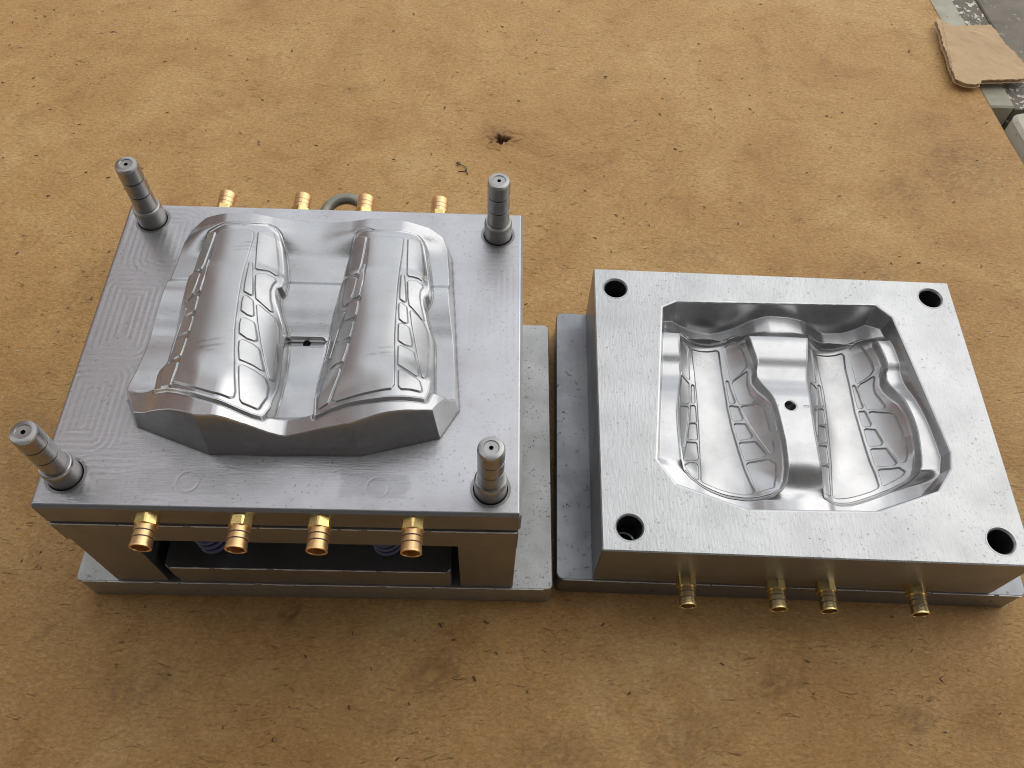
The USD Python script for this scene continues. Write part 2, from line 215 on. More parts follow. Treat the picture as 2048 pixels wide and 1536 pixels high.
# ---------------------------------------------------------------- traced plan outlines (mm in each half's own frame)
TRACE = {"core":[[[87.7,205.2],[103.2,203.4],[117.1,207.3],[122.4,205.8],[125.9,201.5],[129.9,190.4],[133.1,174.5],[135.8,159.1],[135.4,153.7],[132.7,150.6],[132.4,146.4],[134.0,140.1],[136.8,133.3],[139.2,126.7],[140.4,121.1],[141.9,106.5],[143.6,87.6],[144.5,72.3],[143.9,57.2],[141.7,51.4],[139.7,48.6],[134.4,48.3],[126.0,49.8],[112.9,52.5],[98.0,56.8],[79.7,64.2],[73.0,65.9],[68.7,67.1],[69,66],[67.5,83],[66,103],[65.5,118],[66.5,133],[68.5,150],[69,165],[69,178],[71,190],[75.5,202]],[[179.6,203.5],[181.2,205.8],[184.7,206.6],[188.2,205.9],[193.5,203.8],[203.0,203.5],[211.2,204.0],[218.7,205.1],[223.6,204.9],[227.1,201.5],[229.7,195.0],[231.6,185.8],[233.7,173.5],[235.5,160.4],[236.1,154.1],[235.4,149.9],[233.1,146.0],[232.4,142.8],[233.2,138.5],[234.7,134.2],[235.9,128.7],[237.7,124.1],[239.2,119.9],[240.1,111.4],[240.5,97.6],[242.0,75.3],[241.4,68.4],[239.5,62.2],[238.3,61.2],[231.0,60.1],[221.2,58.9],[211.3,57.5],[201.2,56.7],[190.9,55.6],[182.2,53.5],[175.5,51.0],[170.4,49.1],[171,47],[169,62],[167.5,83],[167,103],[168,118],[170,133],[173,150],[174.5,165],[174.5,178],[177,190]]],"cav":[[[71.8,184.9],[71.7,171.2],[71.7,158.7],[69.3,147.7],[67.2,138.0],[64.5,121.2],[64.0,105.4],[64.3,92.5],[64.7,79.6],[66.4,72.8],[72.0,67.9],[80.4,63.8],[90.1,60.8],[102.5,57.8],[114.1,56.0],[125.0,55.4],[133.6,56.7],[139.7,60.7],[143.5,66.8],[145.2,76.7],[145.6,85.8],[145.3,98.7],[144.2,112.6],[142.9,127.6],[141.8,135.4],[139.3,142.4],[134.9,151.8],[132.4,158.8],[132.5,164.2],[134.1,170.9],[133.4,175.6],[131.0,186.0],[128.5,200],[126.5,205],[123.5,206.5],[118,205],[111,202.6],[103,201.3],[95,201.4],[87,203],[81,206],[76.5,207.5],[74.5,205],[73.5,200]],[[178,184],[176,165],[174,150],[171.5,125],[171,105],[171.5,89],[172.3,74],[172.1,61.3],[173.0,55.6],[178.1,52.9],[186.4,52.8],[194.9,54.5],[204.5,57.8],[217.9,63.1],[230.3,68.0],[240.5,72.6],[245.2,76.9],[247.9,82.0],[248.9,88.1],[249.9,99.8],[250.6,111.1],[249.7,122.1],[248.6,131.3],[247.3,138.8],[246.1,141.9],[243.4,148.5],[240.6,155.0],[239.2,161.3],[239.7,167.2],[241.2,171.3],[241.1,175.9],[239.8,183.5],[237.5,193.3],[236.5,200],[234.5,204.5],[231.5,206],[226,205],[219,203],[211,201.6],[203,201.4],[195,203],[189,206],[184.5,207.5],[182.3,205],[181.3,200]]],"core_panels":[[[[86.3,197.9],[106.8,196.3],[110.1,195.3],[111.1,191.7],[111.1,176.4],[110.7,162.1],[110.8,151.2],[111.6,139.5],[112.7,126.1],[114.7,107.9],[115.2,104.8],[118.0,89.5],[121.8,71.5],[124.0,60.9],[123.9,56.9],[121.8,55.6],[112.0,57.4],[99.5,61.0],[86.8,66.3],[84.4,67.6],[85.5,77.4],[85.1,92.7],[85.9,109.3],[85.7,125.6],[85.6,137.4],[85.4,157.8],[84.7,179.2],[84.8,194.1]],[[75.1,201.1],[82.3,197.6],[81.8,186.3],[80.9,172.5],[80.2,162.3],[77.0,162.5],[71.8,167.0],[71.6,178.6],[73.2,191.0]],[[82.7,171.8],[84.0,170.7],[85.3,157.0],[84.5,142.1],[83.0,140.9],[79.4,140.5],[79.9,143.6],[80.8,153.3],[81.5,163.0],[81.8,169.9]],[[72.3,161.8],[77.4,160.3],[80.5,157.9],[79.8,148.9],[78.4,142.2],[76.6,138.6],[74.4,137.3],[72.7,138.9],[71.9,143.0],[72.0,150.4],[72.3,156.7]],[[80.7,138.1],[84.0,138.0],[84.4,133.6],[84.4,126.5],[83.4,124.4],[78.2,124.7],[75.6,125.2],[76.2,133.2],[77.4,137.0]],[[77.6,123.3],[84.4,120.9],[85.0,116.0],[84.4,107.7],[79.6,108.1],[74.2,109.8],[75.0,116.8]],[[74.4,105.8],[79.6,104.9],[84.4,102.9],[84.2,96.5],[83.4,88.2],[78.7,88.5],[74.8,86.9],[71.8,87.9],[72.2,97.8]],[[73.2,84.1],[78.0,84.6],[83.7,83.2],[84.3,77.6],[83.3,67.2],[81.6,58.0],[77.6,55.7],[75.2,54.1],[75.4,64.0],[73.8,75.0]],[[70.0,135.3],[75.3,132.4],[72.9,120.9],[71.6,103.4],[70.9,94.8],[69.3,95.8],[68.3,110.5],[68.3,126.0]],[[113.1,196.2],[119.4,199.7],[122.2,200.3],[124.8,193.6],[127.7,180.5],[131.3,162.9],[130.2,161.1],[125.7,162.9],[118.9,161.2],[117.2,162.1],[114.8,180.5]],[[118.6,155.9],[119.9,158.2],[125.0,159.3],[129.8,158.4],[131.0,156.6],[129.4,151.8],[128.9,146.8],[129.8,140.2],[132.4,131.9],[132.2,130.4],[127.1,133.2],[122.0,136.6],[120.2,145.3]],[[123.1,131.7],[124.3,132.6],[128.4,130.2],[133.7,127.9],[134.3,127.2],[136.3,121.3],[137.6,112.2],[139.4,93.0],[140.6,79.1],[138.8,78.1],[135.0,88.6],[130.1,103.8],[125.8,119.2]],[[112.4,170.7],[113.9,170.4],[117.1,154.8],[119.8,139.0],[118.5,138.2],[114.1,140.3],[113.4,148.2]],[[114.6,136.0],[116.3,137.2],[120.9,134.0],[123.1,123.1],[122.3,121.3],[119.6,121.5],[115.4,124.1],[114.6,131.2]],[[116.5,117.7],[118.3,118.9],[123.9,117.4],[125.1,115.4],[128.1,104.4],[126.9,102.7],[122.6,102.7],[117.8,105.5],[116.6,113.1]],[[119.0,99.4],[120.7,101.0],[127.0,99.7],[130.2,97.8],[135.2,83.2],[134.6,82.0],[129.9,83.5],[121.7,84.9],[119.7,93.2]],[[122.5,80.0],[124.3,81.7],[131.4,79.8],[137.0,77.2],[139.6,71.7],[140.3,63.4],[137.6,54.1],[136.5,53.3],[128.5,54.6],[127.0,56.5],[124.5,69.5]]],[[[190.4,196.1],[212.0,196.0],[214.5,195.0],[214.8,191.6],[214.9,180.9],[214.6,165.7],[214.6,151.1],[214.9,138.1],[215.6,121.5],[216.1,108.6],[217.9,88.7],[220.0,68.2],[218.2,64.8],[208.2,63.0],[198.1,61.1],[187.8,59.0],[184.2,58.3],[182.1,60.2],[185.4,79.1],[187.9,101.4],[189.7,123.2],[190.7,128.6],[190.9,138.5],[191.1,155.6],[191.4,171.9],[191.2,183.8],[190.4,193.0]],[[181.0,201.1],[188.2,197.6],[188.0,186.3],[187.4,172.5],[186.2,162.3],[183.0,162.5],[178.0,167.0],[178.2,178.6],[179.1,191.0]],[[189.2,171.8],[190.4,170.7],[191.0,157.0],[189.9,142.1],[188.4,140.9],[184.8,140.5],[185.3,143.6],[186.4,153.3],[187.5,163.0],[188.2,169.9]],[[178.2,161.8],[183.3,160.3],[186.2,157.9],[185.3,148.9],[183.8,142.2],[181.9,138.6],[179.7,137.3],[178.0,138.9],[177.3,143.0],[177.6,150.4],[178.0,156.7]],[[186.0,138.1],[189.3,138.0],[189.6,133.6],[189.0,126.5],[187.6,124.4],[182.5,124.7],[180.0,125.2],[181.4,133.2],[182.7,137.0]],[[181.6,123.3],[188.2,120.9],[188.3,116.0],[187.0,107.7],[182.2,108.1],[176.9,109.8],[178.4,116.8]],[[176.9,105.8],[182.1,104.9],[186.8,102.9],[186.3,96.5],[184.6,88.2],[179.9,88.5],[175.8,86.9],[173.0,87.9],[174.4,97.8]],[[173.8,84.1],[178.7,84.6],[184.2,83.2],[183.9,77.6],[181.5,67.2],[179.4,58.0],[175.4,55.7],[173.0,54.1],[173.2,64.0],[173.3,75.0]],[[175.2,135.3],[180.4,132.4],[176.7,120.9],[174.0,103.4],[172.9,94.8],[171.3,95.8],[171.1,110.5],[172.8,126.0]],[[217.7,195.7],[221.5,197.6],[224.7,198.3],[226.5,195.6],[228.1,187.3],[229.8,173.8],[230.7,159.4],[230.3,158.4],[228.1,160.3],[224.4,160.5],[221.1,160.1],[219.9,161.6],[218.7,179.0]],[[220.7,154.9],[222.6,156.9],[226.7,157.5],[229.9,156.0],[231.1,154.4],[229.6,149.9],[229.3,145.6],[230.1,140.3],[231.8,133.9],[233.2,128.6],[232.1,127.8],[227.4,132.0],[223.2,135.5],[222.0,141.3]],[[224.0,131.2],[225.3,132.1],[229.1,129.5],[232.9,126.6],[235.3,121.7],[236.3,112.5],[236.8,98.8],[237.9,79.2],[237.3,73.1],[236.3,74.3],[233.0,89.5],[229.1,106.3],[225.8,120.8]],[[216.0,162.2],[217.7,163.0],[218.8,156.2],[220.1,146.1],[221.1,137.0],[219.6,137.2],[216.9,138.8],[216.4,145.2],[216.2,153.5]],[[216.7,135.1],[218.1,136.1],[221.9,133.3],[223.5,121.7],[222.9,120.1],[220.9,119.9],[217.8,122.1],[217.0,128.5]],[[217.9,118.1],[219.7,119.1],[224.5,117.7],[226.3,110.7],[227.5,103.9],[226.4,102.9],[222.8,102.4],[218.8,104.3],[218.1,112.7]],[[219.2,100.0],[220.9,101.0],[226.6,99.9],[228.9,99.2],[230.8,91.7],[233.6,77.2],[232.4,76.5],[227.5,80.0],[220.4,84.7],[219.6,92.7]],[[221.4,79.8],[223.4,80.2],[229.3,76.6],[234.6,73.6],[236.1,69.3],[236.5,66.8],[235.1,66.0],[229.6,65.9],[224.0,65.2],[222.3,67.3],[221.7,74.6]]]],"cav_panels":[[[[85.9,194.1],[92.0,193.8],[100.2,193.9],[107.6,195.0],[109.3,193.2],[109.6,175.9],[110.3,156.7],[110.8,137.9],[112.1,121.0],[114.8,101.1],[117.6,83.7],[122.1,62.5],[120.8,60.4],[114.6,60.2],[105.9,61.8],[93.8,64.7],[83.6,67.3],[81.3,68.7],[82.7,82.3],[84.5,111.1],[85.8,140.6],[86.2,154.6],[86.2,169.9],[85.8,181.3]],[[76.8,199.5],[81.1,195.2],[82.2,191.7],[81.6,175.9],[81.3,162.5],[79.1,162.5],[73.5,167.5],[72.7,178.4]],[[84.0,164.8],[85.0,164.3],[84.0,140.9],[82.5,139.7],[80.3,138.9],[81.8,153.4]],[[73.3,164.6],[76.2,162.2],[80.2,158.4],[78.1,138.9],[76.4,137.0],[70.0,134.0],[70.6,148.6]],[[79.2,135.9],[83.7,137.8],[83.5,122.2],[81.3,121.2],[76.8,119.6]],[[68.8,130.3],[76.1,134.3],[77.4,132.6],[74.2,114.6],[68.2,89.8],[67.1,90.7],[67.4,111.2]],[[76.4,118.3],[83.0,120.7],[82.7,106.4],[81.2,105.2],[73.5,103.2]],[[72.1,99.9],[81.6,102.9],[81.9,88.7],[79.8,86.6],[67.2,81.1],[68.6,87.3]],[[72.1,81.4],[78.7,83.5],[80.5,81.6],[79.3,69.4],[77.5,68.2],[71.7,71.7],[67.5,77.1]],[[114.0,197.0],[120.6,200.1],[122.6,198.0],[125.8,190.4],[128.8,175.8],[128.5,173.5],[124.8,169.6],[117.3,164.2],[116.1,165.4],[114.9,179.1]],[[117.0,161.6],[119.1,164.3],[128.1,169.8],[129.2,169.1],[128.0,158.8],[129.2,148.7],[131.9,141.6],[129.3,139.9],[120.9,141.1],[119.6,145.4]],[[121.2,138.4],[123.5,138.8],[133.4,138.0],[136.0,133.3],[137.7,119.9],[139.1,107.3],[139.8,93.6],[138.2,92.2],[136.8,94.0],[130.6,109.4],[125.3,123.2]],[[111.8,171.9],[113.3,171.8],[115.3,156.5],[117.5,143.4],[116.2,142.1],[113.2,142.6],[112.6,155.1]],[[112.5,139.7],[114.2,140.3],[119.4,138.7],[121.8,127.4],[120.4,125.8],[115.1,126.0],[113.5,128.2]],[[114.4,122.4],[116.0,123.4],[123.0,122.5],[126.9,110.9],[125.6,109.1],[117.4,108.3],[115.9,110.9]],[[116.4,105.2],[118.3,106.1],[128.5,105.4],[134.7,92.6],[132.4,91.2],[120.6,90.0],[119.0,91.1]],[[119.9,86.3],[121.6,87.9],[135.8,88.6],[139.8,83.2],[138.7,72.4],[136.3,63.7],[126.2,61.7],[124.6,61.3],[122.4,72.8]]],[[[192.3,193.7],[197.7,193.9],[204.8,194.4],[211.7,195.7],[215.7,197.0],[217.1,194.1],[216.2,180.9],[216.7,165.4],[216.3,139.0],[217.0,129.4],[218.0,111.4],[219.4,93.8],[221.2,82.6],[222.0,72.4],[221.1,70.4],[215.8,67.7],[205.7,63.8],[195.4,60.4],[186.2,58.2],[182.1,58.4],[181.8,62.3],[186.4,86.9],[188.5,107.8],[190.9,130.0],[192.9,153.3],[193.0,161.0],[192.6,170.9],[192.4,178.5],[192.4,188.0]],[[183.2,200.7],[188.7,197.3],[188.1,184.8],[187.3,164.9],[185.9,163.7],[181.4,165.2],[180.3,173.5]],[[189.6,171.2],[190.8,171.2],[190.8,159.0],[189.8,142.4],[188.3,140.8],[186.6,140.2],[187.9,154.3]],[[181.3,162.6],[185.2,160.0],[186.8,157.8],[182.8,139.7],[178.4,136.2],[176.7,137.1]],[[183.2,136.1],[189.0,138.7],[188.2,124.4],[186.3,123.0],[179.9,120.9]],[[178.6,133.8],[180.9,133.9],[177.1,116.9],[175.0,107.5],[175.4,115.9]],[[179.5,118.9],[186.6,120.9],[186.5,107.2],[184.3,106.1],[176.3,102.2]],[[174.8,99.5],[184.5,103.1],[184.2,88.9],[182.3,87.0],[176.3,85.5],[174.7,91.7]],[[175.5,83.2],[183.5,85.5],[179.9,59.9],[177.8,58.7],[173.7,59.6],[174.6,71.5]],[[221.7,199.4],[225.8,202.2],[228.1,201.0],[230.6,197.3],[232.6,190.4],[234.9,180.8],[235.4,175.2],[233.3,172.1],[224.2,166.4],[222.6,167.3],[221.9,182.4]],[[223.0,162.7],[225.3,165.5],[234.7,170.0],[235.9,169.0],[234.4,162.8],[234.5,155.6],[236.5,148.9],[238.6,141.2],[237.3,139.4],[233.7,139.4],[226.9,141.2],[225.5,145.9]],[[226.9,138.2],[229.8,138.5],[239.9,134.4],[242.0,132.4],[243.1,124.8],[244.5,115.2],[245.0,104.7],[244.2,94.0],[243.0,89.9],[241.1,89.9],[238.9,94.4],[233.0,112.7],[228.9,126.9]],[[218.9,167.2],[220.7,166.7],[222.2,157.5],[223.6,143.8],[222.5,142.4],[219.5,142.6],[219.3,151.7]],[[219.5,139.6],[224.3,139.6],[226.7,127.3],[225.8,125.2],[220.5,125.3],[219.6,131.5]],[[220.6,122.4],[222.6,123.3],[228.6,121.9],[231.8,110.1],[230.5,107.5],[222.0,107.3],[221.0,111.3]],[[222.0,104.2],[223.9,105.1],[233.1,104.2],[237.5,90.1],[235.5,88.5],[223.7,89.0],[222.7,92.9]],[[224.2,85.9],[226.0,86.4],[238.6,86.0],[242.0,82.0],[239.7,79.3],[225.4,71.9],[224.4,72.9]]]]}
from scipy.interpolate import PchipInterpolator as _P
def sm(a, b, x):
    t = np.clip((x - a) / (b - a), 0, 1)
    return t * t * (3 - 2 * t)
# heights of the parting surface, in mm above the plate (core half; the cavity half is its negative)
LY = _P([20, 40, 60, 77, 95, 112, 122, 135, 148, 157, 161.5, 168.5, 176, 195, 213, 240], [15, 14.5, 13.5, 12, 8.0, 6.5, 7.2, 11, 15.2, 16.8, 16.6, 12.6, 12.6, 14, 15, 16])
LYC = _P([20, 40, 60, 77, 100, 118, 138, 150, 159, 167, 178, 190, 205, 240], [13, 12.5, 12, 11, 8.8, 8.3, 10, 13, 14.6, 14, 10.6, 10, 12.5, 15])
HF = _P([25, 48, 60, 74, 90, 102, 113, 131, 148, 153, 158, 178, 203, 215, 226, 245, 258, 275], [10, 12.5, 18.5, 29.5, 39, 42, 42, 33.5, 23, 21.5, 23, 30.5, 37.5, 39, 37.5, 28, 15, 11])
HB = _P([40, 55, 72, 88, 104, 121, 138, 153, 175, 190, 211, 232, 246, 260], [12, 14, 23, 28.5, 29, 25, 21.5, 20, 23, 26.5, 25.5, 17, 13, 11])
HFC = _P([20, 48, 60, 74, 88, 102, 116, 128, 137, 145, 155, 165, 173, 182, 201, 215, 230, 248, 262, 285], [4, 8, 12, 19, 26, 29, 28, 23, 19.5, 18, 17, 18, 19, 23, 28, 29, 27, 19, 11, 6])
HBC = _P([35, 60, 77, 92, 104, 118, 128, 140, 151, 162, 178, 190, 204, 216, 228, 240, 252, 275], [12, 16, 26, 32, 34, 30, 25, 17, 13.5, 14, 17, 24, 31.5, 31, 27, 19, 13, 9])
def crease_front(x, c1, c2):
    return np.interp(x, [c1[0], c1[1], c2[0], c2[1]], [76, 53, 56, 74])
def base_surface(x, y, cores, mid=1.0):
    """parting surface P, and the arched surface C of the nearer of the two shells"""
    c1, c2 = cores
    LB = LYC if c1.get('hollow') else LY
    L = LB(y) + mid * (6.5 if LB is LYC else 4) * np.exp(-((x - 153) / (32 if LB is LYC else 26)) ** 2) * (sm(82, 58, y) if LB is LYC else sm(112, 62, y))
    hf, hb = (HFC(x), HBC(x)) if c1.get('hollow') else (HF(x), HB(x))
    cf = np.interp(x, [45, c1['f'][0], c1['f'][1], c2['f'][0], c2['f'][1], 256], [77, 75, 55, 57, 73, 75])
    cb = 200.0
    soft = 9.0 if c1.get('hollow') else 5.0
    if not c1.get('hollow'): L = L + mid * 4.0 * np.exp(-((x - 152) / 28) ** 2) * sm(166, 205, y)
    P = L + (hf - L) * sm(cf + soft - 4.5, cf - 5, y)
    P = P + (hb - P) * (sm(cb - 3, cb + 6, y) if c1.get('hollow') else sm(cb - 14, cb + 8, y))
    C = np.full(x.shape, -99.0)
    for c in cores:
        xl, xr = np.interp(y, c['y'], c['l']), np.interp(y, c['y'], c['r'])
        u = np.clip((x - (xl + xr) / 2) / ((xr - xl) / 2 + 1), -1, 1)
        e = LB(y) + 3
        crown = np.interp(y, [50, 215], c['crown'])
        a = e + (crown - e) * (1 - np.abs(u) ** 2.3) ** .85
        d = sm(24, 2, y - cf)
        a = a + (hf + 1.2 - a) * d
        d = sm(16, 1, 213 - y)
        a = a + (hb + 1.2 - a) * d
        C = np.where((x > xl - 14) & (x < xr + 14), a, C)
    return P, C
CORES = [dict(f=(66, 139), y=[50, 75, 110, 150, 195, 218], l=[69, 67.5, 66, 68, 71, 77], r=[145, 144.5, 142, 137, 131, 122], crown=(43.5, 30.5)),
         dict(f=(167, 237), y=[50, 75, 110, 150, 195, 218], l=[166, 167.5, 170, 173, 176, 180], r=[242, 241.5, 240.5, 239, 232, 224], crown=(41, 28.5))]
CAVS = [dict(f=(66, 139), y=[48, 75, 110, 150, 195, 218], l=[62, 64, 64.5, 67, 71, 73], r=[146, 145.5, 144.5, 139, 129, 120], crown=(31, 32), hollow=True),
        dict(f=(167, 240), y=[48, 75, 110, 150, 195, 218], l=[168, 170, 172.5, 174, 176, 178], r=[248, 248, 250, 246, 237, 226], crown=(31, 32), hollow=True)]


def sdf(poly, x, y):
    """signed distance to a polygon (negative inside) at points x, y (flat)"""
    P = np.asarray(poly, float); Q = np.roll(P, -1, 0)
    d2 = np.full(x.shape, 1e18); inside = np.zeros(x.shape, bool)
    for (ax, ay), (bx, by) in zip(P, Q):
        ex, ey = bx - ax, by - ay; wx, wy = x - ax, y - ay
        t = np.clip((wx * ex + wy * ey) / (ex * ex + ey * ey + 1e-12), 0, 1)
        d2 = np.minimum(d2, (wx - ex * t) ** 2 + (wy - ey * t) ** 2)
        if ay != by:
            c = (ay > y) != (by > y)
            inside ^= c & (x < (bx - ax) * (y - ay) / (by - ay) + ax)
    return np.where(inside, -1, 1) * np.sqrt(d2)
def local_sdf(poly, X, Y, pad=3.0):
    P = np.asarray(poly); out = np.full(X.shape, 99.0)
    m = (X > P[:, 0].min() - pad) & (X < P[:, 0].max() + pad) & (Y > P[:, 1].min() - pad) & (Y < P[:, 1].max() + pad)
    out[m] = sdf(P, X[m], Y[m]); return out
def rounded(poly, r):
    g = sg.Polygon(poly).buffer(0)
    h = g.buffer(-r).buffer(2 * r).buffer(-r)
    if h.is_empty or h.area < .6 * g.area: h = g.buffer(.25).buffer(-.25)
    if h.geom_type != 'Polygon': h = max(h.geoms, key=lambda q: q.area)
    return np.array(h.simplify(.03).exterior.coords)[:-1]
def smin(a, b, k):
    h = np.clip(.5 + .5 * (b - a) / k, 0, 1)
    return b * (1 - h) + a * h - k * h * (1 - h)
STEP = 0.33
def field(x0, x1, y0, y1, outline, pair, shells, panels, draft, sign, extra):
    xs, ys = np.arange(x0, x1, STEP), np.arange(y0, y1, STEP)
    X, Y = np.meshgrid(xs, ys)
    P, C = base_surface(X, Y, pair)
    z = P.copy(); core_id = np.full(X.shape, -1); pan_id = np.full(X.shape, -1); pcount = 0; names = []; relief_dark = np.zeros(X.shape)
    for k, (shell, pans) in enumerate(zip(shells, panels)):
        shell = rounded(shell, 1.6)
        s = local_sdf(shell, X, Y, 6)
        t = sm(.8, -.8, s)
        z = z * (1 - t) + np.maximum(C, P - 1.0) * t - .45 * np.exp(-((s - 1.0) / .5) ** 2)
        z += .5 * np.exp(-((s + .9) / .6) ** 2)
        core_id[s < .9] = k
        relief_dark = np.maximum(relief_dark, .5 * np.exp(-((s - 1.0) / .5) ** 2))  # darker line round each shell outline
        room = sg.Polygon(shell).buffer(-1.5)
        for q in pans:
            g = sg.Polygon(q).buffer(0).intersection(room)
            if g.is_empty: continue
            if g.geom_type != 'Polygon': g = max(g.geoms, key=lambda a: a.area)
            if g.area < 4: continue
            sp = local_sdf(rounded(np.array(g.exterior.coords)[:-1], 1.1), X, Y)
            z += 1.15 * sm(.36, -.36, sp); relief_dark = np.maximum(relief_dark, .62 * np.exp(-((sp - .5) / .38) ** 2))  # darker line round each panel outline
            pan_id[sp < .1] = pcount; names.append(k); pcount += 1
    z = extra(X, Y, z)
    s = local_sdf(outline, X, Y, 40)
    if sign > 0:
        wall = np.maximum(-s, 0) / (draft + .08 * sm(82, 100, np.abs(X - 150)))
        z = np.where(s > 0, -.8, np.minimum(smin(z, wall, 2.2), wall))
    else:
        t = np.maximum(-s, 0)
        wall = np.where(t < 1.7, .3 * t, .51 + (t - 1.7) / draft)
        z = -np.where(s > 0, .06, np.minimum(smin(z, wall, 1.5), wall))
    return xs, ys, X, Y, z, s, core_id, pan_id, (names, relief_dark)
def split(parent, F, first, shell_name, panel_name, mat0, mat1, mat2, wear_shade):
    xs, ys, X, Y, z, s, core_id, pan_id, (names, relief_dark) = F
    gy, gx = np.gradient(z, STEP, STEP)
    N = np.stack([-gx, -gy, np.ones_like(z)], -1); N /= np.linalg.norm(N, axis=-1, keepdims=True)
    V = np.stack([X, Y, z], -1).reshape(-1, 3) / 1000; N = N.reshape(-1, 3)
    ny, nx = X.shape; i = (np.arange(ny - 1)[:, None] * nx + np.arange(nx - 1)[None]).ravel()
    Q = np.stack([i, i + 1, i + nx + 1, i + nx], 1)
    keep = s.ravel()[Q].min(1) < .5
    Q = Q[keep]; cid = core_id.ravel()[Q[:, 0]]; pid = pan_id.ravel()[Q[:, 0]]
    gn = meshkit.fbm(np.stack([X * .12, Y * .12, 0 * X + 7], -1), 4, 4)
    W = np.maximum(wear_shade(X, Y), relief_dark * sm(.25, .65, gn)).ravel()
    def part(name, sel, mat, par):
        q = Q[sel]; u, inv = np.unique(q, return_inverse=True); q = inv.reshape(q.shape)
        return obj(name, (V[u], q), mat, par, normals=N[u], primvars={'wear_shade': W[u]})
    part(first, (cid < 0), mat0, parent)
    for k in (0, 1):
        c = part(shell_name, (cid == k) & (pid < 0), mat1, parent)
        for j, owner in enumerate(names):
            if owner == k and ((pid == j) & (cid == k)).sum() > 8:
                part(panel_name, (pid == j) & (cid == k), mat2, c)

# ---------------------------------------------------------------- the board and what lies round it
EDGE0, EDGE1 = np.array([0.8396, 0.8075]), np.array([0.8686, 0.5052])          # the board's right-hand edge
def board():
    xs = np.unique(np.round(np.concatenate([np.arange(-.9, 1.0, .004), np.arange(.255, .312, .0006)]), 5))
    ys = np.unique(np.round(np.concatenate([np.arange(-.6, 1.3, .004), np.arange(.490, .550, .0006)]), 5))
    X, Y = np.meshgrid(xs, ys)
    P = np.stack([X, Y, 0 * X], -1)
    z = (meshkit.fbm(P * 6, 3, 3) - .5) * .0016 + (meshkit.fbm(P * 40, 3, 5) - .5) * .0007 - .0004
    # the knot hole and the cracks round it
    dx, dy = X - .2822, Y - .5215
    ang = np.arctan2(dy, dx); wob = 1 + .25 * np.sin(3 * ang + 1) + .16 * np.sin(7 * ang)
    r = np.hypot(dx / 1.25, dy) / wob
    z += -.009 * np.exp(-(r / .0052) ** 4) + .0011 * np.exp(-((r - .0085) / .003) ** 2)
    z += -.0011 * np.exp(-((r - .0135 - .003 * np.sin(2 * ang)) / .0011) ** 2) * (np.sin(2.0 * ang + .4) > -.2)
    stain = np.clip(.95 * np.exp(-(r / .0062) ** 4) + .38 * np.exp(-((np.hypot(dx + .002, (dy - .006) * 1.2)) / .017) ** 2), 0, 1)
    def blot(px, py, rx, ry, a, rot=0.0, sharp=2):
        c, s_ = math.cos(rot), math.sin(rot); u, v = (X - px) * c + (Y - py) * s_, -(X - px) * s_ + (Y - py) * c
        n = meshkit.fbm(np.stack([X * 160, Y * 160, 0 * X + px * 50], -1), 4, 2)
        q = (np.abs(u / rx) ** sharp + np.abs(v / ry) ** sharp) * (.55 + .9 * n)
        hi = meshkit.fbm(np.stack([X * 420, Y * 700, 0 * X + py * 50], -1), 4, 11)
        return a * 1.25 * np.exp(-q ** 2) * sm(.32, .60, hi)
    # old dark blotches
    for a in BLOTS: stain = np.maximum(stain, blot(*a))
    m = X + (EDGE1[0] - EDGE0[0]) / (EDGE0[1] - EDGE1[1]) * (Y - EDGE0[1]) - EDGE0[0]
    edge = EDGE0[0] + (EDGE1[0] - EDGE0[0]) * (Y - EDGE0[1]) / (EDGE1[1] - EDGE0[1])
    xe = np.minimum(X, edge)                                                    # clamp the sheet to its edge
    V = np.stack([xe, Y, z], -1).reshape(-1, 3)
    ny, nx = X.shape; i = (np.arange(ny - 1)[:, None] * nx + np.arange(nx - 1)[None]).ravel()
    Q = np.stack([i, i + 1, i + nx + 1, i + nx], 1)
    Q = Q[(X - edge).ravel()[Q].min(1) < 0]
    # skirt: the board's cut edge
    n0 = len(V); col = np.stack([EDGE0[0] + (EDGE1[0] - EDGE0[0]) * (ys - EDGE0[1]) / (EDGE1[1] - EDGE0[1]), ys, np.full(len(ys), 0.0)], -1)
    top = col + [0, 0, -.0002]; bot = col + [0, 0, -.012]
    V = np.vstack([V, top, bot]); k = np.arange(len(ys) - 1)
    Q = np.vstack([Q, np.stack([n0 + k, n0 + len(ys) + k, n0 + len(ys) + k + 1, n0 + k + 1], 1)])
    st = np.concatenate([stain.ravel(), np.zeros(2 * len(ys))])
    u, inv = np.unique(Q, return_inverse=True)
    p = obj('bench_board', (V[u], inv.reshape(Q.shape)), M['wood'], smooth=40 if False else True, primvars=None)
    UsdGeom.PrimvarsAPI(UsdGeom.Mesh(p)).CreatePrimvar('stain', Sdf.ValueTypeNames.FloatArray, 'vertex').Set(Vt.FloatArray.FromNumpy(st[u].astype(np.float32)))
    tag(p, kind='structure')
